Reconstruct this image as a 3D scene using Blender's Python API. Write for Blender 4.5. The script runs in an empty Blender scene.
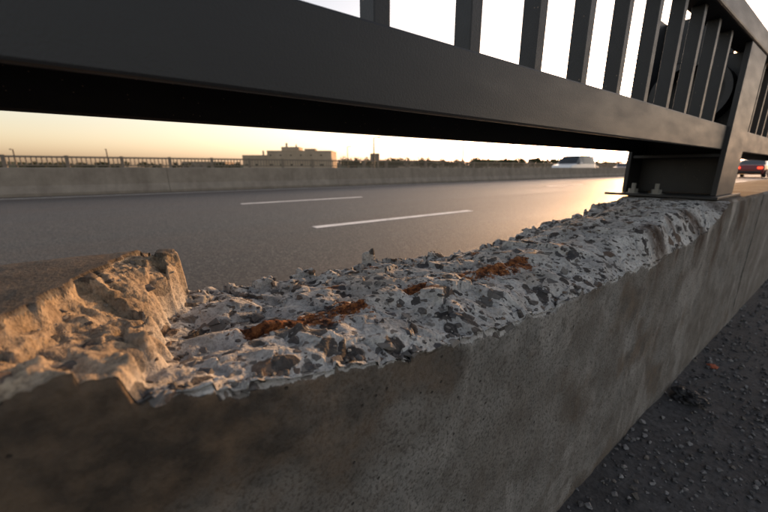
import bpy, bmesh, math, random
import numpy as np
from mathutils import Vector, Matrix
random.seed(7); rng=np.random.default_rng(11)
S=.65; CZ=.75
SUN_EL=4.4; SUN_AZ=18.0   # azimuth: degrees to the left (-X) of +Y
scene=bpy.context.scene
COL=scene.collection

# ------------------------------------------------------------- node helper
class NT:
    def __init__(s,name):
        s.m=bpy.data.materials.new(name); s.m.use_nodes=True
        s.t=s.m.node_tree; s.n=s.t.nodes; s.l=s.t.links
        s.b=s.n['Principled BSDF']
    def node(s,typ,ins={},**kw):
        n=s.n.new(typ)
        for k,v in kw.items(): setattr(n,k,v)
        for k,v in ins.items(): s.set(n.inputs[k],v)
        return n
    def set(s,inp,v):
        if hasattr(v,'is_linked') or isinstance(v,bpy.types.NodeSocket): s.l.new(v,inp)
        else:
            if isinstance(v,tuple) and len(v)==3 and inp.type=='RGBA': v=(*v,1)
            inp.default_value=v
    def obj(s):
        return s.node('ShaderNodeTexCoord').outputs['Object']
    def mapping(s,vec,scale=(1,1,1)):
        return s.node('ShaderNodeMapping',{'Vector':vec,'Scale':scale}).outputs[0]
    def noise(s,vec,scale,detail=3,rough=.55,dist=0,out='Fac'):
        return s.node('ShaderNodeTexNoise',{'Vector':vec,'Scale':scale,'Detail':detail,'Roughness':rough,'Distortion':dist}).outputs[out]
    def vor(s,vec,scale,feature='F1',rand=1.0):
        return s.node('ShaderNodeTexVoronoi',{'Vector':vec,'Scale':scale,'Randomness':rand},feature=feature)
    def ramp(s,fac,stops,interp='LINEAR'):
        n=s.node('ShaderNodeValToRGB',{'Fac':fac}); r=n.color_ramp; r.interpolation=interp
        while len(r.elements)<len(stops): r.elements.new(.5)
        for e,(p,c) in zip(r.elements,stops):
            e.position=p
            if not isinstance(c,tuple): c=(c,c,c)
            e.color=(*c,1)
        return n.outputs[0]
    def math(s,op,a,b=0.0,clamp=False):
        n=s.node('ShaderNodeMath',operation=op,use_clamp=clamp); s.set(n.inputs[0],a); s.set(n.inputs[1],b); return n.outputs[0]
    def mix(s,f,a,b,blend='MIX'):
        n=s.node('ShaderNodeMix',data_type='RGBA',blend_type=blend)
        s.set(n.inputs[0],f); s.set(n.inputs[6],a); s.set(n.inputs[7],b); return n.outputs[2]
    def attr(s,name,out='Fac'):
        return s.node('ShaderNodeAttribute',attribute_name=name).outputs[out]
    def bump(s,h,dist,strength=1.0,normal=None):
        n=s.node('ShaderNodeBump',{'Height':h,'Distance':dist,'Strength':strength})
        if normal is not None: s.l.new(normal,n.inputs['Normal'])
        return n.outputs[0]
    def fin(s,col,rough=.8,normal=None,metal=0,spec=.5):
        s.set(s.b.inputs['Base Color'],col); s.set(s.b.inputs['Roughness'],rough)
        s.set(s.b.inputs['Metallic'],metal); s.set(s.b.inputs['Specular IOR Level'],spec)
        if normal is not None: s.l.new(normal,s.b.inputs['Normal'])
        return s.m

# ------------------------------------------------------------- numpy noise
def h32(ix,iy,iz,seed):
    with np.errstate(over='ignore'):
        h=(ix.astype(np.int64)*374761393+iy.astype(np.int64)*668265263+iz.astype(np.int64)*2147483647+seed*974634777)&0xffffffff
        h=((h^(h>>13))*1274126177)&0xffffffff
        h=((h^(h>>15))*2246822519)&0xffffffff
        h=h^(h>>16)
    return (h&0xffffff)/float(0xffffff)
def vnoise(x,y,z,seed=0):
    x,y,z=np.broadcast_arrays(x,y,z)
    fx=np.floor(x);fy=np.floor(y);fz=np.floor(z)
    tx=x-fx;ty=y-fy;tz=z-fz
    tx=tx*tx*(3-2*tx);ty=ty*ty*(3-2*ty);tz=tz*tz*(3-2*tz)
    r=0
    for a in (0,1):
        for b in (0,1):
            for c in (0,1):
                w=(tx if a else 1-tx)*(ty if b else 1-ty)*(tz if c else 1-tz)
                r=r+w*h32(fx+a,fy+b,fz+c,seed)
    return r*2-1
def fbm(x,y,z,oct=4,seed=0,g=.5):
    r=0;a=1
    for i in range(oct):
        r=r+a*vnoise(x*2**i+17.3*i,y*2**i-9.1*i,z*2**i+3.7*i,seed+i); a*=g
    return r
def cells(x,y,scale,seed):
    px=x*scale;py=y*scale
    fx=np.floor(px);fy=np.floor(py); z0=np.zeros_like(fx)
    F1=np.full(px.shape,9.);F2=np.full(px.shape,9.)
    cx=np.zeros_like(px);cy=np.zeros_like(px);ix=np.zeros_like(px);iy=np.zeros_like(px)
    for a in (-1,0,1):
        for b in (-1,0,1):
            gx=fx+a;gy=fy+b
            qx=gx+h32(gx,gy,z0,seed);qy=gy+h32(gx,gy,z0,seed+1)
            d=np.hypot(px-qx,py-qy)
            m=d<F1
            F2=np.where(m,F1,np.minimum(F2,d))
            F1=np.where(m,d,F1)
            cx=np.where(m,qx,cx);cy=np.where(m,qy,cy);ix=np.where(m,gx,ix);iy=np.where(m,gy,iy)
    return F1,F2,px-cx,py-cy,ix,iy
def facet(x,y,scale,seed,off,tilt):
    F1,F2,dx,dy,ix,iy=cells(x,y,scale,seed); z0=np.zeros_like(ix)
    return (h32(ix,iy,z0,seed+5)-.5)*off+((h32(ix,iy,z0,seed+6)-.5)*dx+(h32(ix,iy,z0,seed+7)-.5)*dy)*tilt
def sm(a,b,x):
    t=np.clip((x-a)/(b-a),0,1); return t*t*(3-2*t)

# ------------------------------------------------------------- mesh helpers
def np_mesh(name,V,F,mat,smooth=True,attrs={},colors=None):
    me=bpy.data.meshes.new(name)
    V=np.asarray(V,dtype=np.float32);F=np.asarray(F,dtype=np.int32)
    k=F.shape[1]
    me.vertices.add(len(V));me.vertices.foreach_set('co',V.ravel())
    me.loops.add(F.size);me.loops.foreach_set('vertex_index',F.ravel())
    me.polygons.add(len(F));me.polygons.foreach_set('loop_start',np.arange(0,F.size,k,dtype=np.int32))
    me.polygons.foreach_set('loop_total',np.full(len(F),k,dtype=np.int32))
    me.polygons.foreach_set('use_smooth',np.full(len(F),smooth))
    for n,a in attrs.items():
        at=me.attributes.new(n,'FLOAT','POINT');at.data.foreach_set('value',np.asarray(a,dtype=np.float32))
    if colors is not None:
        at=me.attributes.new('scol','FLOAT_COLOR','POINT')
        c=np.ones((len(V),4),dtype=np.float32);c[:,:3]=colors;at.data.foreach_set('color',c.ravel())
    me.update(calc_edges=True);me.validate()
    ob=bpy.data.objects.new(name,me);COL.objects.link(ob);me.materials.append(mat)
    return ob
class MB:
    def __init__(s): s.v=[];s.f=[]
    def box(s,x0,x1,y0,y1,z0,z1):
        b=len(s.v)
        s.v+=[(x0,y0,z0),(x1,y0,z0),(x1,y1,z0),(x0,y1,z0),(x0,y0,z1),(x1,y0,z1),(x1,y1,z1),(x0,y1,z1)]
        s.f+=[tuple(b+i for i in q) for q in ((0,3,2,1),(4,5,6,7),(0,1,5,4),(1,2,6,5),(2,3,7,6),(3,0,4,7))]
    def nbox(s,x0,x1,y0,y1,z0,z1):
        s.box(x0*S,x1*S,y0*S,y1*S,CZ+z0*S,CZ+z1*S)
    def quad(s,a,b,c,d):
        n=len(s.v);s.v+=[a,b,c,d];s.f.append((n,n+1,n+2,n+3))
    def cyl(s,c,r,h,axis='z',n=16,r2=None):
        b=len(s.v);r2=r if r2 is None else r2
        for k,rr in ((0,r),(1,r2)):
            for i in range(n):
                a=2*math.pi*i/n;u=rr*math.cos(a);w=rr*math.sin(a);t=h*k
                p={'z':(u,w,t),'x':(t,u,w),'y':(u,t,w)}[axis]
                s.v.append((c[0]+p[0],c[1]+p[1],c[2]+p[2]))
        for i in range(n):
            j=(i+1)%n;s.f.append((b+i,b+j,b+n+j,b+n+i))
        s.f.append(tuple(b+i for i in reversed(range(n))));s.f.append(tuple(b+n+i for i in range(n)))
    def extr(s,prof,y0,y1):  # closed profile (x,z) extruded along y
        b=len(s.v);n=len(prof)
        s.v+=[(x,y0,z) for x,z in prof]+[(x,y1,z) for x,z in prof]
        for i in range(n):
            j=(i+1)%n;s.f.append((b+i,b+j,b+n+j,b+n+i))
        s.f.append(tuple(b+i for i in range(n)));s.f.append(tuple(b+n+i for i in reversed(range(n))))
    def build(s,name,mat,parent=None,bevel=0,smooth=False,seg=2):
        me=bpy.data.meshes.new(name);me.from_pydata(s.v,[],s.f)
        bm=bmesh.new();bm.from_mesh(me);bmesh.ops.recalc_face_normals(bm,faces=bm.faces);bm.to_mesh(me);bm.free()
        me.materials.append(mat)
        if smooth: me.polygons.foreach_set('use_smooth',[True]*len(me.polygons))
        ob=bpy.data.objects.new(name,me);COL.objects.link(ob)
        if parent: ob.parent=parent
        if bevel:
            m=ob.modifiers.new('bev','BEVEL');m.width=bevel;m.segments=seg;m.limit_method='ANGLE'
        return ob
def empty(name,loc=(0,0,0)):
    e=bpy.data.objects.new(name,None);e.location=loc;COL.objects.link(e);return e

# ============================================================= MATERIALS
def mat_wall():
    t=NT('broken_concrete');o=t.obj()
    d=t.noise(o,60,2,out='Color')
    off=t.node('ShaderNodeVectorMath',{0:d,1:(.5,.5,.5)},operation='SUBTRACT').outputs[0]
    off=t.node('ShaderNodeVectorMath',{0:off,3:.016},operation='SCALE').outputs[0]
    p=t.node('ShaderNodeVectorMath',{0:o,1:off},operation='ADD').outputs[0]
    nfine=t.noise(o,260,4,.65);nmid=t.noise(o,30,4,.6);nlow=t.noise(o,6,3,.55)
    ck=t.attr('chunk')
    # mortar
    mort=t.mix(t.ramp(nmid,[(.35,0.),(.65,1.)]),(.32,.315,.305),(.54,.53,.51))
    mort=t.mix(t.ramp(nfine,[(.38,.0),(.54,1.)]),t.mix(.45,mort,(.12,.11,.10)),mort)
    mort=t.mix(t.math('MULTIPLY',t.ramp(nlow,[(.52,0.),(.70,1.)]),.4),mort,(.34,.27,.20))
    ckc=t.mix(t.ramp(nfine,[(.36,.6),(.55,0.)]),t.mix(t.ramp(nmid,[(.35,0.),(.65,1.)]),(.22,.16,.10),(.42,.32,.215)),(.09,.06,.035))
    mort=t.mix(t.math('MULTIPLY',ck,.85),mort,ckc)
    def stones(scale,base,span,cols,prob):
        v=t.vor(p,scale)
        sep=t.node('ShaderNodeSeparateColor',{0:v.outputs['Color']})
        thr=t.math('ADD',t.math('MULTIPLY',sep.outputs[0],span),base)
        m=t.math('MULTIPLY',t.math('SUBTRACT',thr,v.outputs['Distance']),24,True)
        m=t.math('MULTIPLY',m,t.math('LESS_THAN',sep.outputs[1],prob))
        c=t.ramp(sep.outputs[2],cols,'CONSTANT')
        c=t.mix(t.math('MULTIPLY',nfine,.35),c,t.mix(.5,c,(.22,.20,.17)))
        return m,c
    cols=[(0,(.03,.028,.03)),(.2,(.058,.052,.05)),(.38,(.11,.104,.10)),(.5,(.042,.038,.038)),(.64,(.095,.066,.05)),(.76,(.17,.158,.145)),(.88,(.052,.052,.058))]
    m1,c1=stones(40,.26,.26,cols,.80);m2,c2=stones(115,.18,.30,cols,.62)
    keepc=t.math('SUBTRACT',1.0,t.math('MULTIPLY',ck,.7))
    m1=t.math('MULTIPLY',m1,keepc);m2=t.math('MULTIPLY',m2,keepc)
    fr=t.mix(t.math('MULTIPLY',m2,.8),mort,c2);fr=t.mix(m1,fr,c1)
    fr=t.mix(t.math('MULTIPLY',t.ramp(t.noise(o,90,5,.7),[(.52,0.),(.72,1.)]),.22),fr,(.38,.36,.33))
    # aged clean surface
    brown=t.attr('brown')
    cl=t.mix(t.ramp(nmid,[(.35,0.),(.65,1.)]),(.140,.136,.128),(.235,.228,.215))
    cl=t.mix(t.ramp(nlow,[(.35,0.),(.65,1.)]),cl,t.mix(.5,cl,(.125,.11,.093)))
    blot=t.ramp(t.noise(o,15,6,.74),[(.48,0.),(.58,1.)])
    cl=t.mix(t.math('MULTIPLY',blot,.6),cl,(.078,.067,.057))
    blot2=t.ramp(t.noise(t.mapping(o,(1,1,.5)),7,6,.72,.6),[(.54,0.),(.61,1.)])
    cl=t.mix(t.math('MULTIPLY',blot2,.5),cl,(.30,.288,.27))
    cl=t.mix(t.ramp(nfine,[(.38,.7),(.5,0.)]),cl,(.05,.045,.04))
    cl=t.mix(t.ramp(nfine,[(.6,0.),(.72,.35)]),cl,(.32,.305,.285))
    cl=t.mix(brown,cl,t.mix(t.ramp(nmid,[(.35,0.),(.65,1.)]),(.035,.026,.019),(.12,.083,.054)))
    pv=t.vor(o,75);ps=t.node('ShaderNodeSeparateColor',{0:pv.outputs['Color']})
    pit=t.math('MULTIPLY',t.math('MULTIPLY',t.math('SUBTRACT',t.math('MULTIPLY',ps.outputs[0],.16),pv.outputs['Distance']),25,True),t.math('LESS_THAN',ps.outputs[1],.35))
    cl=t.mix(t.math('MULTIPLY',pit,.8),cl,(.03,.026,.023))
    cl=t.mix(t.attr('effl'),cl,(.44,.42,.39))
    f=t.math('ADD',t.attr('frac'),t.math('MULTIPLY',t.math('SUBTRACT',t.noise(o,110,5,.65),.5),1.1))
    f=t.ramp(f,[(.42,0.),(.58,1.)])
    col=t.mix(f,cl,fr)
    sa=t.math('MULTIPLY',t.attr('stain'),t.ramp(t.noise(t.mapping(o,(1,1,.25)),90,5,.7),[(.34,.55),(.5,1.)]))
    col=t.mix(sa,col,t.mix(nmid,(.02,.012,.008),(.06,.032,.018)))
    ra=t.math('ADD',t.attr('rust'),t.math('MULTIPLY',t.math('SUBTRACT',t.noise(o,48,6,.8),.5),3.2))
    rm=t.math('MULTIPLY',t.ramp(ra,[(.42,0.),(.60,1.)]),t.ramp(t.attr('rust'),[(.05,0.),(.2,1.)]))
    rc=t.ramp(t.noise(o,120,6,.78),[(.37,(.02,.010,.007)),(.46,(.085,.031,.015)),(.55,(.25,.088,.028)),(.68,(.50,.25,.10))])
    col=t.mix(rm,col,rc)
    # bump
    hfr=t.math('ADD',t.math('MULTIPLY',m1,.3),t.math('MULTIPLY',nfine,.9))
    hcl=t.math('SUBTRACT',t.math('MULTIPLY',nfine,.5),t.math('MULTIPLY',pit,.8))
    hh=t.node('ShaderNodeMix',data_type='FLOAT');t.set(hh.inputs[0],f);t.set(hh.inputs[2],hcl);t.set(hh.inputs[3],hfr)
    nb=t.bump(hh.outputs[0],.0026,1.0)
    return t.fin(col,.9,nb,spec=.25)
def mat_stone(name='stone',rough=.8):
    t=NT(name);o=t.obj();c=t.attr('scol','Color')
    n=t.noise(o,300,4,.6)
    col=t.mix(t.ramp(n,[(.4,0.),(.75,.3)]),c,(.3,.28,.26))
    return t.fin(col,rough,t.bump(n,.001,.7),spec=.3)
def mat_metal(name,base,rough=.42):
    t=NT(name);o=t.obj()
    n=t.noise(t.mapping(o,(1,.25,1)),35,4,.6);f=t.noise(o,500,3,.6)
    dust=t.ramp(n,[(.45,0.),(.8,.3)])
    col=t.mix(dust,base,tuple(min(1,b*2.0+.012) for b in base))
    sp=t.vor(o,220);ss=t.node('ShaderNodeSeparateColor',{0:sp.outputs['Color']})
    chip=t.math('MULTIPLY',t.math('LESS_THAN',sp.outputs['Distance'],.2),t.math('LESS_THAN',ss.outputs[0],.04))
    col=t.mix(chip,col,(.15,.11,.08))
    r=t.math('ADD',t.math('MULTIPLY',n,.25),rough-.1)
    return t.fin(col,r,t.bump(f,.0005,.5),spec=.5)
def mat_rust():
    t=NT('rust');o=t.obj();n=t.noise(o,120,6,.78)
    c=t.ramp(n,[(.34,(.02,.010,.007)),(.45,(.085,.031,.015)),(.56,(.25,.088,.028)),(.72,(.46,.23,.09))])
    return t.fin(c,.9,t.bump(n,.005,1.),spec=.2)
def mat_asphalt():
    t=NT('asphalt');o=t.obj()
    f=t.noise(o,140,4,.7);l=t.noise(t.mapping(o,(1.0,.06,1)),1.1,3,.55);m=t.noise(o,1.6,4,.6)
    v=t.vor(o,75);vs=t.node('ShaderNodeSeparateColor',{0:v.outputs['Color']})
    c=t.mix(t.ramp(l,[(.38,0.),(.62,1.)]),(.036,.029,.024),(.076,.062,.051))
    c=t.mix(t.ramp(m,[(.4,0.),(.7,.4)]),c,(.04,.033,.027))
    c=t.mix(t.math('MULTIPLY',t.math('LESS_THAN',vs.outputs[0],.3),.7),c,(.18,.155,.13))
    c=t.mix(t.ramp(f,[(.38,.75),(.55,0.)]),c,(.014,.012,.010))
    r=t.math('ADD',t.math('MULTIPLY',l,.2),.40)
    h=t.math('ADD',f,t.math('MULTIPLY',v.outputs['Distance'],.6))
    return t.fin(c,r,t.bump(h,.008,.9),spec=.19)
def mat_paint():
    t=NT('road_paint');o=t.obj();f=t.noise(o,60,4,.7);g=t.noise(o,6,3)
    w=t.ramp(t.math('ADD',t.math('MULTIPLY',f,.7),t.math('MULTIPLY',g,.3)),[(.36,0.),(.48,1.)])
    return t.fin(t.mix(w,(.14,.12,.10),(.8,.77,.72)),.6,t.bump(f,.002,.4))
def mat_simple_noise(name,c0,c1,scale,rough=.85,bump=.01,stretch=(1,1,1),spec=.3):
    t=NT(name);o=t.mapping(t.obj(),stretch);n=t.noise(o,scale,5,.65);l=t.noise(o,scale*.12,3,.5)
    c=t.mix(t.ramp(n,[(.3,0.),(.7,1.)]),c0,c1)
    c=t.mix(t.ramp(l,[(.35,.35),(.6,0.)]),c,tuple(x*.5 for x in c0))
    return t.fin(c,rough,t.bump(n,bump,.5),spec=spec)
def mat_flat(name,c,rough=.5,metal=0,emit=None):
    t=NT(name);o=t.obj();n=t.noise(o,20,3)
    m=t.fin(t.mix(t.math('MULTIPLY',n,.25),c,tuple(x*.7 for x in c)),rough,None,metal)
    if emit:
        t.b.inputs['Emission Color'].default_value=(*emit[0],1);t.b.inputs['Emission Strength'].default_value=emit[1]
    return m
M_wall=mat_wall();M_stone=mat_stone();M_rail=mat_metal('painted_steel',(.010,.0108,.013),.46);M_rust=mat_rust()
M_asph=mat_asphalt();M_paint=mat_paint()
def mat_barrier():
    t=NT('barrier_concrete');o=t.obj();n=t.noise(o,3,5,.65);st=t.noise(t.mapping(o,(1,2.2,.12)),.7,5,.7)
    c=t.mix(t.ramp(n,[(.3,0.),(.7,1.)]),(.19,.16,.13),(.27,.235,.19))
    c=t.mix(t.ramp(st,[(.48,0.),(.68,.4)]),c,(.11,.09,.07))
    return t.fin(c,.85,t.bump(n,.01,.5),spec=.3)
M_conc=mat_barrier()
M_side=mat_simple_noise('sidewalk_concrete',(.030,.029,.030),(.085,.083,.083),90,bump=.006)
M_ground=mat_simple_noise('dry_grass_ground',(.07,.06,.035),(.13,.11,.06),.5,bump=.05)
M_tree=mat_simple_noise('tree_foliage',(.035,.045,.02),(.09,.085,.035),.8)
M_bark=mat_simple_noise('bark',(.06,.045,.035),(.1,.08,.06),3)
M_galv=mat_flat('galvanised_steel',(.2,.2,.19),.5,.5)

# ============================================================= DAMAGED PARAPET
XB,XN=-.74,-.33
PATCH=lambda Y: np.maximum.reduce([sm(.09,.12,Y)*sm(.31,.28,Y),sm(.38,.40,Y)*sm(.455,.435,Y)*.9,sm(.52,.55,Y)*sm(.82,.77,Y)])
def top_height(X,Y):
    """returns z (n units) and fracture mask"""
    wob=.022*fbm(X*14,Y*14,0,3,3)
    yb=np.interp(X,[XB,-.66,-.44,XN],[.015,-.05,-.117,-.175])+wob*.6+.006*fbm(X*60,Y*60,1,2,8)
    yc=np.interp(X,[XB,-.66,-.56,-.46,-.38,XN],[.026,.018,-.010,-.012,-.022,-.022])+.026*fbm(X*16,Y*5,5,3,21)+.010*fbm(X*60,Y*20,5,2,22)
    yc=np.maximum(yc,yb+.012)
    back=np.interp(Y,[-.1,.07,.29,.5,.755,1.19,1.5,1.86,2.05,2.2],[-.225,-.232,-.250,-.25,-.272,-.256,-.225,-.19,-.165,-.14])
    near=np.interp(Y,[-.1,0,.054,.33,.8,1.22,1.5,1.75,2.0,2.2],[-.185,-.195,-.208,-.252,-.270,-.267,-.262,-.245,-.19,-.14])
    mid=np.interp(Y,[-.1,.05,.2,.4,.7,1.1,1.35,1.6,1.9,2.1,2.25],[-.225,-.240,-.237,-.234,-.233,-.218,-.185,-.168,-.155,-.146,-.14])
    t=(X-XB)/(XN-XB)
    kn=.62+.07*fbm(Y*5,Y*0,0,2,33)+.24*sm(.95,1.35,Y)
    fl=np.where(t<kn,back+(mid-back)*sm(0,.45,t),mid+(near-mid)*np.clip((t-kn)/(1-kn),0,1)**1.2)
    dam=sm(2.2,1.95,Y+.05*fbm(X*9,Y*9,2,3,31))
    edge=sm(.30,0,t)
    wx=X+.014*fbm(X*22,Y*22,0,2,4);wy=Y+.014*fbm(X*22,Y*22,7,2,4)
    fl=fl+dam*(.009*fbm(X*7,Y*6,.5,3,40)+facet(wx,wy,9,50,.011,.022)
        +facet(wx,wy,24,60,.004,.013)+.004*fbm(X*36,Y*36,2,4,70)+edge*(facet(X,Y,22,80,.028,.03)+.007*fbm(X*40,Y*40,2,3,77)))
    # rebar trench / cover
    reb=np.exp(-((X+.48)/.024)**2)
    pat=PATCH(Y)
    tgt=-.235+.012*fbm(X*50,Y*30,3,3,90)
    cov=np.maximum(fl,-.221+.004*fbm(X*30,Y*20,3,3,91))
    fl=fl+dam*sm(1.35,1.2,Y)*reb*(1-pat)*(cov-fl)
    fl=fl+reb*pat*(tgt-fl)*.9
    fl=np.minimum(fl,-.141)
    fl=fl-dam*.012*sm(.90,1.0,t)*sm(-.05,.1,Y)
    # remaining chunk (left)
    w=np.clip((Y-yb)/np.maximum(yc-yb,.01),0,1)
    ch=-.1445-.008*sm(0,.10,w)-np.interp(t,[0,.2,.45,.75,.92,1],[.0,.012,.040,.042,.024,.016])*w**1.0
    ch=ch+sm(0,.08,w)*(facet(wx,wy,9,100,.016,.034)*sm(1.15,.75,t)+facet(wx,wy,22,110,.008,.022)+.005*fbm(X*45,Y*45,4,4,120,.6)+.005*fbm(X*12,Y*12,4,2,130))
    ch=np.minimum(ch,-.1415)-.005*sm(.95,1.,t)*sm(0,.2,w)
    clean=-.14+.0012*fbm(X*20,Y*20,8,4,140)
    z=np.where(Y<yb,clean,ch)
    c=sm(yc,yc+.016+.010*fbm(X*30,Y*30,9,2,150),Y)
    z=z*(1-c)+fl*c
    late=sm(2.0,2.25,Y)
    z=z*(1-late)+clean*late
    frac=sm(-.003,.004,Y-yb)*sm(-.1425,-.147,z)
    z=z-.010*(1-frac)*(sm(.975,1,t)+sm(.03,0,t))
    sp=0
    for (px_,py_,r_,a_) in ((-.593,.296,.014,.75),(-.669,.459,.014,.7),(-.40,.62,.010,.5),(-.6,.75,.014,.6),(-.36,.06,.012,.5),(-.47,.98,.022,.6)):
        sp=np.maximum(sp,a_*np.exp(-((X-px_)/r_)**2-((Y-py_)/(r_*1.6))**2))
    pr=np.maximum.reduce([sm(.04,.13,Y)*sm(.36,.26,Y),sm(.36,.41,Y)*sm(.49,.43,Y)*.8,sm(.49,.58,Y)*sm(.90,.74,Y)*.92])
    ru=np.maximum(.84*pr*np.exp(-((X+.474+.012*np.sin(Y*23))/.032)**2),sp)
    return z,frac,c,ru

ys=[-.32]
while ys[-1]<3.0: ys.append(ys[-1]+.0022*(1+max(0,ys[-1]-.35)*1.15))
ys[-1]=3.0
ys=np.array(ys)
xs=np.concatenate([np.linspace(XB,-.40,160,endpoint=False),np.linspace(-.40,XN,60)]);nx=len(xs)
Xg,Yg=np.meshgrid(xs,ys)
Zt,Fr,Cc,Ru=top_height(Xg,Yg)
ny=len(ys)
# near face grid
ZBASE=-.99
nf1=90
s=np.linspace(0,1,nf1+1)[1:]
s=s**2.0
ze=Zt[:,-1]
Zf=ze[:,None]+(ZBASE-ze[:,None])*s[None,:]
Yf=np.repeat(ys[:,None],nf1,1)
nfv=.0035*fbm(Yf*4,Zf*4,1,4,200)+.0015*fbm(Yf*30,Zf*30,1,3,210)
below=(ze[:,None]-Zf)
jag=.5+.5*fbm(Yf*14,Zf*14,5,4,220)
isdam=sm(-.155,-.18,ze)[:,None]
chip=isdam*sm(.022*np.clip(jag,0.1,2),0,below)
Xf=XN+nfv*sm(0,.01,below)-.009*chip*isdam
Ff=isdam*sm(.006,-.006,below-.016*np.clip(jag,.0,2))
# back face
nb=12
sb=np.linspace(0,1,nb+1)[1:][::-1]
zb=Zt[:,0];ZB2=-CZ/S
Zb=zb[:,None]+(ZB2-zb[:,None])*sb[None,:]
Yb=np.repeat(ys[:,None],nb,1);Xb=np.full_like(Zb,XB)
X=np.concatenate([Xb,Xg,Xf],1);Y=np.concatenate([Yb,Yg,Yf],1);Z=np.concatenate([Zb,Zt,Zf],1)
# horizontal jaggedness at rims
jx=.007*fbm(Yg*26,Zt*10,3,4,230)*Fr*sm(.10,0,Xg-XB)
jx=jx+.0025*fbm(Yg*18,Zt*18,6,4,235)*Fr*sm(1.0,1.3,Yg)*sm(-.42,-.37,Xg)
X[:,nb:nb+nx]+=jx
frac=np.concatenate([np.where(sb[None,:]<.2,np.repeat(isdam,nb,1),0)*1.0,Fr,Ff],1)
rust=np.concatenate([np.zeros_like(Zb),Ru,np.zeros_like(Zf)],1)
chunk=np.concatenate([Xb*0,1-Cc,Xf*0],1)
chunk[:,nb+nx:]=chunk[:,nb+nx-1][:,None]
brown=np.zeros_like(X)
SL=[(1.33,.055,-.155,-.42,1.),(1.50,.030,-.16,-.34,.9),(1.76,.075,-.15,-.46,1.),(2.08,.060,-.14,-.60,.95),(2.42,.085,-.15,-.42,.9)]
def streaks(lst,Yq,Zq,seed):
    e=np.zeros_like(Yq)
    for yc_,wd,z0,z1,am in lst:
        c=yc_+.012*fbm(Yq*0+1,Zq*12,0,2,int(yc_*100)+seed)
        d=z0-Zq+.05*fbm(Yq*30,Zq*6,0,3,240+seed)
        taper=1-.6*np.clip((z0-Zq)/(z0-z1),0,1)
        e=np.maximum(e,am*np.exp(-((Yq-c)/(wd*taper))**4)*sm(-.005,.012,z0-Zq)*sm(z0-z1,(z0-z1)*.35,d))
    return np.clip(e,0,1)
tt=np.concatenate([Xb*0,sm(.78,.87,(Xg-XB)/(XN-XB)),Xf*0+1],1)
stain=tt*streaks(SL,Y,Z,0)
stain*=np.clip(.9+.5*fbm(Y*24,Z*14,0,3,245),0,.92)
effl=tt*streaks([(1.60,.04,-.15,-.34,.6),(1.90,.04,-.15,-.36,.7),(2.25,.05,-.14,-.34,.6)],Y,Z,9)
bl=sm(.05,.6,fbm(Yf*5,Zf*5,2,4,260)+.9*np.exp(-((Yf-.36)/.07)**2-((Zf+.31)/.035)**2)+.7*sm(.3,-.1,Yf)-.25)
brown[:,nb+nx:]=np.clip(bl*.5+.6*sm(.3,-.1,Yf),0,.92)
brown[:,nb:nb+nx]=.65*(1-Fr)
V=np.stack([X*S,Y*S,Z*S+CZ],2).reshape(-1,3);nc=X.shape[1]
i,j=np.meshgrid(np.arange(ny-1),np.arange(nc-1),indexing='ij')
a=(i*nc+j).ravel()
F=np.stack([a,a+1,a+nc+1,a+nc],1)
parapet=empty('broken_concrete_parapet')
w=np_mesh('wall_body',V,F,M_wall,True,{'frac':frac.ravel(),'rust':rust.ravel(),'stain':stain.ravel(),'effl':effl.ravel(),'brown':brown.ravel(),'chunk':chunk.ravel()})
w.parent=parapet
mb=MB()
c_=.012
def prof():
    return [(XB*S,0),(XN*S,0),(XN*S,CZ+(-.14-c_)*S),((XN-c_)*S,CZ-.14*S),((XB+c_)*S,CZ-.14*S),(XB*S,CZ+(-.14-c_)*S)]
L=3.0*S
yy=L
while yy<120:
    ln=(3.4 if yy>L else 1.2);mb.extr(prof(),yy+.004,yy+ln);yy+=ln+.008
mb.extr(prof(),-8,-.322*S)
ext=mb.build('wall_extension',M_wall,parapet)
# ---------- exposed aggregate (angular crushed stones)
def protos(n,pts=15,seed=5):
    r=np.random.default_rng(seed);out=[]
    for _ in range(n):
        p=r.normal(size=(pts,3));p/=np.linalg.norm(p,axis=1)[:,None];p*=r.uniform(.75,1.1,(pts,1));p*=r.uniform(.65,1.15,3)
        bm=bmesh.new()
        for q in p: bm.verts.new(q)
        res=bmesh.ops.convex_hull(bm,input=bm.verts)
        bmesh.ops.delete(bm,geom=[v for v in bm.verts if not v.link_faces],context='VERTS')
        bmesh.ops.triangulate(bm,faces=bm.faces)
        bm.verts.index_update()
        out.append((np.array([v.co[:] for v in bm.verts]),np.array([[v.index for v in f.verts] for f in bm.faces])))
        bm.free()
    return out
PR=protos(16)
def scatter(name,P,R,C,mat,flat=1.0,seed=1,smooth=False):
    r=np.random.default_rng(seed);Vs=[];Fs=[];Cs=[];b=0
    for p,rad,c in zip(P,R,C):
        pv,pf=PR[r.integers(len(PR))]
        q=r.normal(size=4);q/=np.linalg.norm(q);w_,x,y,z=q
        M=np.array([[1-2*(y*y+z*z),2*(x*y-z*w_),2*(x*z+y*w_)],[2*(x*y+z*w_),1-2*(x*x+z*z),2*(y*z-x*w_)],[2*(x*z-y*w_),2*(y*z+x*w_),1-2*(x*x+y*y)]])
        v=(pv*rad)@M.T;v[:,2]*=flat
        Vs.append(v+p);Fs.append(pf+b);b+=len(pv);Cs.append(np.repeat(c[None],len(pv),0))
    return np_mesh(name,np.concatenate(Vs),np.concatenate(Fs),mat,smooth,colors=np.concatenate(Cs))
PAL=np.array([[.03,.028,.03],[.058,.052,.05],[.105,.099,.095],[.042,.037,.034],[.095,.066,.05],[.15,.138,.127],[.05,.05,.056],[.066,.061,.06]])
n=3600
sx=rng.uniform(XB+.004,XN-.004,n);sy=rng.uniform(-.17,2.15,n)
sz,sf,sc,sr=top_height(sx,sy)
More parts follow.
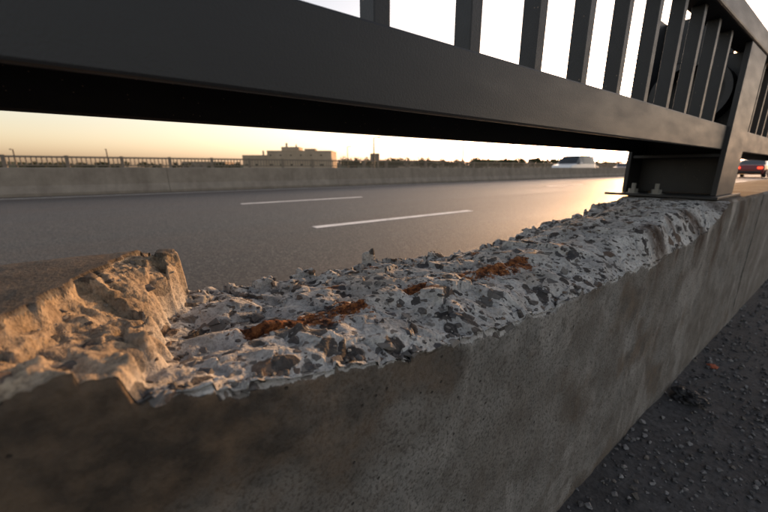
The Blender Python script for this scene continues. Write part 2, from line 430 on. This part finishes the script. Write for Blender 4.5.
rad=.004+.0125*rng.random(n)**2.2
tb=(sx-XB)/(XN-XB)
keep=(sf>.8)&(sr<.3)&((sc>.6)|(rng.random(n)<.16))&~((sy>1.0)&(tb>.6)&(rng.random(n)<.8))
sx,sy,sz,rad,tb=sx[keep],sy[keep],sz[keep],rad[keep],tb[keep]
rad=np.where(tb<.12,np.minimum(rad,.008),rad)
sz=sz-rad*np.where(tb<.2,rng.uniform(.35,.6,len(sx)),rng.uniform(.38,.56,len(sx)))
P=np.stack([sx*S,sy*S,sz*S+CZ],1)
C=PAL[rng.integers(0,len(PAL),len(sx))]*rng.uniform(.8,1.25,(len(sx),1))
ag=scatter('exposed_aggregate',P,rad*S*1.15,C,M_stone,.55,3);ag.parent=parapet
# aggregate poking out of the rim on the near face
n=500
sy=rng.uniform(-.0,1.3,n);iy=np.clip(np.searchsorted(ys,sy),0,ny-1);zz=ze[iy]
dz=rng.uniform(-.004,.02,n);rad=.003+.007*rng.random(n)**2
k=zz<-.19
P=np.stack([(XN-.008-rad*.45)*S*np.ones(n),sy*S,(zz-dz*.4)*S+CZ],1)[k]
C=PAL[rng.integers(0,len(PAL),n)][k]
a2=scatter('rim_aggregate',P,rad[k]*S,C,M_stone,.9,4);a2.parent=parapet
# crumbs of mortar lying on the fracture
n=800
sx=rng.uniform(XB+.01,XN-.02,n);sy=rng.uniform(-.1,2.1,n);sz,sf,sc,sr=top_height(sx,sy);k=(sf>.8)
rad=.0012+.0028*rng.random(n)**2
P=np.stack([sx*S,sy*S,(sz+rad*.3)*S+CZ],1)[k]
C=np.array([[.36,.34,.31]])*rng.uniform(.4,1.1,(n,1))
a3=scatter('mortar_crumbs',P,rad[k]*S,C[k],M_stone,.8,5);a3.parent=parapet
# ---------- rusty reinforcing bar, mostly buried
ty=np.linspace(.05,.9,600);na=20;rb=.0120
A=np.linspace(0,2*np.pi,na,endpoint=False)
TY,AA=np.meshgrid(ty,A,indexing='ij')
rr=rb*(1+.10*(np.sin(TY*2*np.pi/.018)>.6)+.34*fbm(TY*30,np.cos(AA)*1.5,np.sin(AA)*1.5,4,300))
bx=-.48+.006*np.sin(TY*5)+rr*np.cos(AA);bz=-.2425+.007*fbm(TY*14,TY*0,0,2,301)+rr*np.sin(AA)
V=np.stack([bx*S,TY*S,bz*S+CZ],2).reshape(-1,3)
i,j=np.meshgrid(np.arange(len(ty)-1),np.arange(na),indexing='ij')
F=np.stack([i*na+j,i*na+(j+1)%na,(i+1)*na+(j+1)%na,(i+1)*na+j],2).reshape(-1,4)
rbz=np_mesh('rusty_rebar',V,F,M_rust,True);rbz.parent=parapet
# rust scale flakes
n=220
seg=[(.10,.30),(.395,.44),(.54,.79)]
pick=rng.integers(0,3,n);pick=np.where(rng.random(n)<.4,0,pick)
keepf=~((pick==1)&(rng.random(n)<.6))
sy=np.array([rng.uniform(*seg[p]) for p in pick]);sx=-.478+rng.normal(0,.018,n)
sz,_,_,_=top_height(sx,sy);rad=.0015+.0035*rng.random(n)
P=np.stack([sx*S,sy*S,(sz+.0005)*S+CZ],1)
RC=np.array([[.04,.018,.011],[.12,.043,.018],[.28,.11,.035],[.18,.062,.022]])[rng.integers(0,4,n)]
fk=scatter('rust_flakes',P[keepf],rad[keepf]*S,RC[keepf],M_stone,.35,6);fk.parent=parapet

# ============================================================= RAILING
rail=empty('steel_railing')
RF,RB=-.40,-.74
RZ0,RZ1=.078,.178
mb=MB();y0,y1=-6,110
n0,n1=y0/S,y1/S
mb.nbox(RF-.012,RF,n0,n1,RZ0,RZ1)          # front leg of channel
mb.nbox(RB,RB+.012,n0,n1,RZ0,RZ1)
mb.nbox(RB+.012,RF-.012,n0,n1,RZ1-.016,RZ1-.0005)
mb.build('bottom_rail',M_rail,rail,bevel=.0025)
mb=MB();mb.nbox(-.465,-.380,n0,n1,.505,.585)
mb.build('top_handrail',M_rail,rail,bevel=.006,seg=3)
PY0=2.15
POSTY=[PY0+4.7*k for k in range(-2,32)]
mb=MB();yb_=.294-.182*36
while yb_<n1-1:
    if all(not(py-.05<yb_<py+.38) for py in POSTY): mb.nbox(-.443,-.408,yb_-.013,yb_+.013,RZ1,.505)
    yb_+=.182
mb.build('balusters',M_rail,rail,bevel=.0012)
mb=MB();pl=MB();bt=MB();ring=MB()
for py in POSTY:
    PW=.33
    mb.nbox(-.405,-.385,py,py+PW,-.126,.5045)      # front flange
    mb.nbox(-.765,-.745,py,py+PW,-.126,.70)      # rear flange
    mb.nbox(-.745,-.405,py+.155,py+.175,-.126,.5045) # web
    mb.nbox(-.745,-.470,py+.155,py+.175,.5045,.70)
    for zc in (.055,): mb.nbox(-.744,-.406,py+.012,py+.154,zc-.008,zc+.008)
    pl.nbox(-.82,-.365,py-.07,py+PW+.07,-.1395,-.1265)
    for bx_ in (-.60,-.70):
        c=(bx_*S,(py-.035)*S,CZ-.1265*S)
        bt.cyl(c,.022*S,.022*S,n=6);bt.cyl((c[0],c[1],c[2]+.022*S),.010*S,.028*S,n=12);bt.cyl((c[0],c[1],c[2]-.001),.030*S,.004*S,n=20)
    # round medallion ring in the web
    b=len(ring.v);nr=48
    cx,cz=-.575*S,CZ+.335*S
    for k in range(nr):
        a=2*math.pi*k/nr
        for r_,yo in ((.155,.0),(.155,.12),(.130,.12),(.130,.0)):
            ring.v.append((cx+r_*S*math.cos(a),(py+.034+yo)*S,cz+r_*.95*S*math.sin(a)))
    for k in range(nr):
        for q in range(4):
            ring.f.append((b+4*k+q,b+4*k+(q+1)%4,b+4*((k+1)%nr)+(q+1)%4,b+4*((k+1)%nr)+q))
mb.build('posts',M_rail,rail,bevel=.0015);pl.build('base_plates',M_rail,rail,bevel=.0015)
bt.build('anchor_bolts',M_galv,rail);ring.build('post_rings',M_rail,rail)

# ============================================================= ROADS
def sheet(name,x0,x1,y0,y1,z,mat,parent=None):
    mb=MB();mb.quad((x0,y0,z),(x1,y0,z),(x1,y1,z),(x0,y1,z));return mb.build(name,mat,parent)
sheet('ground',-4000,4000,-4000,4000,-.2,M_ground)
sheet('road',-28.2,XB*S+.05,-80,900,0,M_asph)
def dash(mb,x,y0,y1,w=.16): mb.quad((x-w/2,y0,.004),(x+w/2,y0,.004),(x+w/2,y1,.004),(x-w/2,y1,.004))
mk=MB()
for x in (-4.07,-7.72,-17.6,-21.2,-24.8):
    for k in range(-4,50): dash(mk,x,1.84+12.2*k,4.88+12.2*k)
dash(mk,-12.3,-80,700,.12);dash(mk,-14.3,-80,700,.12)
mk.build('lane_markings',M_paint)
side=MB();side.box(XN*S-.03,3.2,-10,200,-.19,CZ-.955*S);side.build('sidewalk',M_side)
# far jersey barrier (median)
jb=MB();yy=-60
BH=.76
def jprof(x,h):
    return [(x-.30,-.02),(x+.30,-.02),(x+.30,.08),(x+.17,.28),(x+.095,h-.02),(x+.075,h),(x-.075,h),(x-.095,h-.02),(x-.17,.28),(x-.30,.08)]
while yy<600:
    jb.extr(jprof(-13.3,BH+random.uniform(-.005,.005)),yy,yy+6.09);yy+=6.1
jb.build('concrete_median_barrier',M_conc)
# opposite parapet with railing
fp=empty('opposite_bridge_railing')
mb=MB();yy=-90
while yy<500: mb.box(-28.55,-28.15,yy,yy+7.98,-.1,.72);yy+=8
mb.build('parapet',M_conc,fp)
M_rail2=mat_metal('railing_far',(.16,.13,.10))
mb=MB();mb.box(-28.42,-28.30,-90,500,.86,.93);mb.box(-28.43,-28.29,-90,500,1.32,1.42)
yy=-90
k=0
while yy<300:
    if k%12==0: mb.box(-28.46,-28.26,yy-.09,yy+.09,.72,1.46)
    else: mb.box(-28.385,-28.335,yy-.025,yy+.025,.93,1.32)
    yy+=.22;k+=1
mb.build('railing',M_rail2,fp)

# ============================================================= GRAVEL
n=24000
gx=rng.uniform(XN*S+.002,1.3,n);gy=rng.uniform(.15,3.6,n)
dens=np.exp(-(gx+.2)/1.0)*np.clip(.7+1.0*fbm(gx*5,gy*5,0,3,400),.1,1.5)
k=rng.random(n)<dens+.14
gx,gy=gx[k],gy[k];m_=len(gx);rad=.0016+.0062*rng.random(m_)**2.4
P=np.stack([gx,gy,CZ-.955*S+rad*.45],1)
GP=np.array([[.05,.05,.055],[.085,.085,.09],[.125,.123,.127],[.035,.035,.039],[.17,.167,.168],[.08,.07,.062]])
scatter('gravel',P,rad,GP[rng.integers(0,6,m_)]*rng.uniform(.8,1.2,(m_,1)),M_stone,.8,9)
def lump(name,loc,r,sc,mat,seed,disp):
    bm=bmesh.new();bmesh.ops.create_icosphere(bm,subdivisions=4,radius=1)
    co=np.array([v.co[:] for v in bm.verts]);d=1+disp*fbm(co[:,0]*1.6,co[:,1]*1.6,co[:,2]*1.6,4,seed)+facet(co[:,0]+co[:,2],co[:,1],1.5,seed,.2,.4)
    for v,q in zip(bm.verts,d): v.co=Vector((v.co.x*sc[0],v.co.y*sc[1],v.co.z*sc[2]))*r*float(q)
    me=bpy.data.meshes.new(name);bm.to_mesh(me);bm.free();me.materials.append(mat)
    o=bpy.data.objects.new(name,me);o.location=loc;COL.objects.link(o);return o
GZ=CZ-.955*S
M_brick=mat_simple_noise('brick',(.28,.07,.04),(.42,.14,.08),120,bump=.001)
M_black=mat_simple_noise('black_rubber',(.008,.008,.009),(.02,.02,.022),60,.5,bump=.001)
lump('brick_fragment',(-.165,1.42,GZ+.006),.011,(1.1,.8,.6),M_brick,3,.3)
lump('rubber_scrap',(-.165,1.15,GZ+.014),.028,(1.2,1.0,.55),M_black,9,.5)
lump('rubber_scrap',(.02,1.25,GZ+.008),.016,(1.3,.7,.5),M_black,12,.5)

# ============================================================= VEHICLES
M_glass=mat_flat('car_glass',(.02,.025,.03),.08);M_tyre=mat_flat('tyre',(.02,.02,.02),.8);M_hub=mat_flat('hub',(.4,.4,.42),.3,.8)
M_tail=mat_flat('tail_lamp',(.5,.02,.01),.3,0,((1,.06,.02),3.0));M_head=mat_flat('head_lamp',(.8,.8,.78),.15,0,((1,.9,.7),1.5))
def car(name,loc,rot,color,kind='sedan'):
    e=empty(name,loc);e.rotation_euler=(0,0,rot)
    pm=mat_flat('car_paint_'+name,color,.22)
    if kind=='sedan':
        st=[(-2.28,.42,.62,.64,.78,.70),(-2.18,.28,.93,.95,.86,.74),(-1.6,.22,.97,1.0,.9,.76),(-.95,.2,.97,1.38,.91,.62),(-.2,.2,.96,1.45,.91,.64),(.45,.2,.95,1.40,.91,.62),(1.15,.2,.93,.95,.9,.74),(1.9,.22,.80,.82,.87,.72),(2.25,.32,.60,.62,.76,.62)]
    else:
        st=[(-2.4,.45,1.0,1.02,.88,.78),(-2.36,.35,1.08,1.10,.92,.82),(-2.15,.3,1.1,1.78,.95,.72),(-1.2,.28,1.1,1.86,.96,.75),(0,.28,1.1,1.87,.96,.75),(.7,.28,1.08,1.80,.96,.73),(1.35,.28,1.06,1.1,.95,.8),(2.2,.3,.95,.97,.92,.78),(2.42,.38,.72,.74,.84,.7)]
    vs=[];fs=[];mi=[]
    for (y,zb,zbe,zr,wb,wr) in st:
        vs+=[(-wb*.92,y,zb),(-wb,y,(zb+zbe)/2),(-wb*.97,y,zbe),(-wr,y,zr),(wr,y,zr),(wb*.97,y,zbe),(wb,y,(zb+zbe)/2),(wb*.92,y,zb)]
    for i in range(len(st)-1):
        for q in range(8):
            a=i*8+q;b=i*8+(q+1)%8;fs.append((a,b,b+8,a+8))
            h=max(st[i][3]-st[i][2],st[i+1][3]-st[i+1][2])
            slope=abs(st[i][3]-st[i+1][3])>.25
            mi.append(1 if (h>.2 and (q in(2,4) or (q==3 and slope))) else 0)
    fs.append(tuple(range(8)));mi.append(0);fs.append(tuple(reversed([(len(st)-1)*8+k for k in range(8)])));mi.append(0)
    me=bpy.data.meshes.new('body');me.from_pydata(vs,[],fs)
    for m in (pm,M_glass): me.materials.append(m)
    for p,m in zip(me.polygons,mi): p.material_index=m
    bm=bmesh.new();bm.from_mesh(me);bmesh.ops.recalc_face_normals(bm,faces=bm.faces);bm.to_mesh(me);bm.free()
    ob=bpy.data.objects.new('body',me);COL.objects.link(ob);ob.parent=e
    bv=ob.modifiers.new('b','BEVEL');bv.width=.04;bv.segments=2
    wh=MB();hb=MB();W=st[3][4];rw=.33 if kind=='sedan' else .38
    for yw in (-1.38,1.38):
        for sx_ in (-1,1):
            wh.cyl((sx_*(W-.1)-.11,yw,rw),rw,.22,'x',24);hb.cyl((sx_*(W-.1)-.118,yw,rw),rw*.6,.236,'x',16)
    wh.build('wheels',M_tyre,e);hb.build('hubs',M_hub,e)
    tl=MB();hl=MB();zt=st[1][2]-.18;yr=st[0][0];yf=st[-1][0]
    for sx_ in (-1,1):
        tl.box(sx_*.62-.14,sx_*.62+.14,yr-.02,yr+.16,zt-.07,zt+.07);hl.box(sx_*.6-.15,sx_*.6+.15,yf-.18,yf+.015,.56,.70)
    tl.build('tail_lamps',M_tail,e,.01);hl.build('head_lamps',M_head,e,.01)
    mr=MB()
    for sx_ in (-1,1): mr.box(sx_*(W+.08)-.08,sx_*(W+.08)+.08,.75,.87,st[4][2]-.02,st[4][2]+.13)
    mr.build('mirrors',pm,e,.02)
    bp=MB();bp.box(-.75,.75,yr-.05,yr+.1,.33,.5);bp.box(-.72,.72,yf-.08,yf+.05,.3,.46);bp.build('bumpers',M_tyre,e,.02)
car('white_van',(-16.4,34,0),math.pi,(.78,.78,.77),'suv')
car('car',(-21.5,60,0),math.pi,(.05,.05,.06));car('car',(-17,72,0),math.pi,(.25,.24,.23),'suv')
car('car',(-21.8,48,0),math.pi,(.12,.1,.1))
car('car',(-5.6,42,0),0,(.16,.02,.02));car('car',(-9.4,95,0),0,(.1,.1,.11),'suv')

# ============================================================= BACKGROUND
def ang(px,D):
    """ground position on a given bearing, for forward distance D"""
    a=math.atan((px-384)/352.)
    r=D/math.cos(a);b=math.radians(54)-a
    return (-r*math.sin(b),r*math.cos(b))
# industrial building
def building(name,px,D,parts,rotdeg=0,mat=None,win=1):
    x,y=ang(px,D);e=empty(name,(x,y,-.2));e.rotation_euler=(0,0,math.radians(54+rotdeg))
    mb=MB();wn=MB();rf=MB()
    for (x0,x1,h,d0,d1) in parts:
        mb.box(x0,x1,d0,d1,0,h);rf.box(x0-.15,x1+.15,d0-.15,d1+.15,h+.003,h+.5)
        k=x0+1.5
        while k<x1-3.2 and win:
            wn.box(k,k+2.4,d0-.06,d0-.02,2.,3.6)
            if win>1: wn.box(k+.4,k+1.6,d0-.06,d0-.02,h-3.2,h-2.4)
            k+=7.4
    mb.build('walls',mat,e)
    if win: wn.build('windows',M_glass,e)
    rf.build('roof_parapet',mat,e)
    return e
M_bld=mat_simple_noise('building_wall',(.36,.28,.20),(.44,.35,.26),.3,bump=.01)
M_bld2=mat_simple_noise('building_wall_dark',(.22,.17,.13),(.3,.25,.2),.3,bump=.01)
b=building('industrial_building',288,262,[(-33,-14,9.5,0,25),(-14,33,12.6,-2,26),(-5,8,15.5,4,18),(12,20,14.3,5,12)],mat=M_bld,win=2)
mb=MB();mb.cyl((-2,8,15.5),.7,3.5);mb.cyl((5,9,15.5),.5,2.5);mb.cyl((-20,8,9.5),.6,4);mb.build('roof_vents',M_bld2,b)
building('warehouse',215,330,[(-30,10,6,0,20)],mat=M_bld2)
building('warehouse',420,320,[(-25,22,7,0,20),(22,40,5,0,16)],mat=M_bld)
building('warehouse',505,380,[(-30,10,9,0,20),(10,40,6,2,16)],mat=M_bld)
# trees
def trees(name,items,seed):
    r=np.random.default_rng(seed);V=[];
    tr=MB()
    for (x,y,h,wd) in items:
        tr.cyl((x,y,-.3),.22,h*.55,n=6,r2=.1)
        for k in range(3):
            a=r.uniform(0,6.28);tr.cyl((x,y,h*.3),.09,h*.35,n=5,r2=.03)
        for c in range(r.integers(6,10)):
            cx=x+r.normal()*wd*.3;cy=y+r.normal()*wd*.3;cz=h*r.uniform(.35,.85);cr=wd*r.uniform(.18,.34)
            q=r.normal(size=(26,3));q/=np.linalg.norm(q,axis=1)[:,None];q*=cr*r.uniform(.5,1.05,(26,1));q[:,2]*=.8
            for pt in q:
                u=r.normal(size=3);u/=np.linalg.norm(u);v=np.cross(u,r.normal(size=3));v/=np.linalg.norm(v)
                s_=r.uniform(.25,.55);c0=pt+np.array([cx,cy,cz])
                V+= [c0+u*s_,c0+v*s_,c0-u*s_,c0-v*s_*.8]
    V=np.array(V);F=np.arange(len(V)).reshape(-1,4)
    e=empty(name);o=np_mesh('foliage',V,F,M_tree,False);o.parent=e;tr.build('trunks',M_bark,e)
it=[]
for k in range(210):
    px=random.choice([random.uniform(335,660),random.uniform(380,900),random.uniform(-60,250)])
    D=random.uniform(170,330) if px<250 else random.uniform(130,300)
    x,y=ang(min(px,860),D);h=D*random.uniform(.016,.034) if px>330 else D*random.uniform(.008,.019)
    it.append((x,y,h+.5,h*random.uniform(.9,1.5)))
trees('distant_trees',it,77)
# low hill line at the horizon
mb=MB();pts=[]
for k in range(0,181):
    a=math.radians(-30+k);R=1500
    hh=8+10*float(fbm(np.array([k*.09]),np.array([0.]),np.array([0.]),4,500)[0])+5
    pts.append((-R*math.sin(a),R*math.cos(a),max(2,hh)))
for p,q in zip(pts,pts[1:]):
    mb.quad((p[0],p[1],-1),(q[0],q[1],-1),(q[0]*1.05,q[1]*1.05,q[2]),(p[0]*1.05,p[1]*1.05,p[2]))
mb.build('hills',M_tree)
# street lamps and signs
M_pole=mat_flat('dark_pole',(.05,.045,.04),.6)
def lamp(px,D,h):
    x,y=ang(px,D);e=empty('street_lamp',(x,y,-.2));mb=MB();mb.cyl((0,0,0),.20,h,n=12,r2=.12);mb.cyl((0,0,0),.3,.35,n=12)
    mb.cyl((0,0,h-.1),.08,1.8,'x',8);mb.build('pole_and_arm',M_pole,e);m2=MB();m2.box(1.6,2.5,-.18,.18,h-.22,h-.02);m2.build('lamp_head',M_pole,e,.03)
for px,D,h in ((374,80,7.5),(462,85,8.),(546,95,7.),(18,90,5.5),(110,100,6),(505,130,9),(428,130,9),(610,110,8),(348,140,9)): lamp(px,D,h)
def sign(px,D):
    x,y=ang(px,D);e=empty('traffic_sign',(x,y,-.2));e.rotation_euler=(0,0,math.radians(40));mb=MB()
    for sx_ in (-.8,.8): mb.cyl((sx_,0,0),.06,4.4,n=10)
    mb.build('posts',M_galv,e);m2=MB();m2.box(-1.2,1.2,-.12,-.07,2.6,4.4);m2.build('panel',M_bld2,e,.02)
sign(375,88);sign(530,140)

# ============================================================= LIGHT / SKY
wd=bpy.data.worlds.new('World');scene.world=wd;wd.use_nodes=True
nt=wd.node_tree;sky=nt.nodes.new('ShaderNodeTexSky');sky.sky_type='NISHITA';sky.sun_disc=False
sky.sun_elevation=math.radians(SUN_EL);sky.sun_rotation=math.radians(-SUN_AZ);sky.air_density=1.0;sky.dust_density=2.0;sky.ozone_density=1.0;sky.altitude=50
hs=nt.nodes.new('ShaderNodeHueSaturation');hs.inputs['Saturation'].default_value=.64
nt.links.new(sky.outputs[0],hs.inputs['Color'])
ti=nt.nodes.new('ShaderNodeMix');ti.data_type='RGBA';ti.blend_type='MULTIPLY';ti.inputs[0].default_value=1
nt.links.new(hs.outputs[0],ti.inputs[6]);ti.inputs[7].default_value=(1.07,.955,.96,1)
bg=nt.nodes['Background'];nt.links.new(ti.outputs[2],bg.inputs[0]);bg.inputs[1].default_value=.50
sd=bpy.data.lights.new('sun','SUN');sd.energy=5.0;sd.angle=math.radians(.5);sd.color=(1,.50,.17)
so=bpy.data.objects.new('sun',sd);COL.objects.link(so)
e=math.radians(SUN_EL);a=math.radians(SUN_AZ)
so.rotation_euler=Vector((-math.sin(a)*math.cos(e),math.cos(a)*math.cos(e),math.sin(e))).to_track_quat('Z','Y').to_euler()
# ============================================================= CAMERA
cd=bpy.data.cameras.new('camera');cam=bpy.data.objects.new('camera',cd);COL.objects.link(cam)
cd.sensor_width=36;cd.lens=16;cd.clip_start=.01;cd.clip_end=9000
cam.location=(0,0,CZ);cam.rotation_euler=(math.radians(75.5),0,math.radians(54))
cd.dof.use_dof=True;cd.dof.focus_distance=.44;cd.dof.aperture_fstop=6.3
scene.camera=cam
scene.view_settings.view_transform='Standard';scene.view_settings.look='None';scene.view_settings.exposure=0
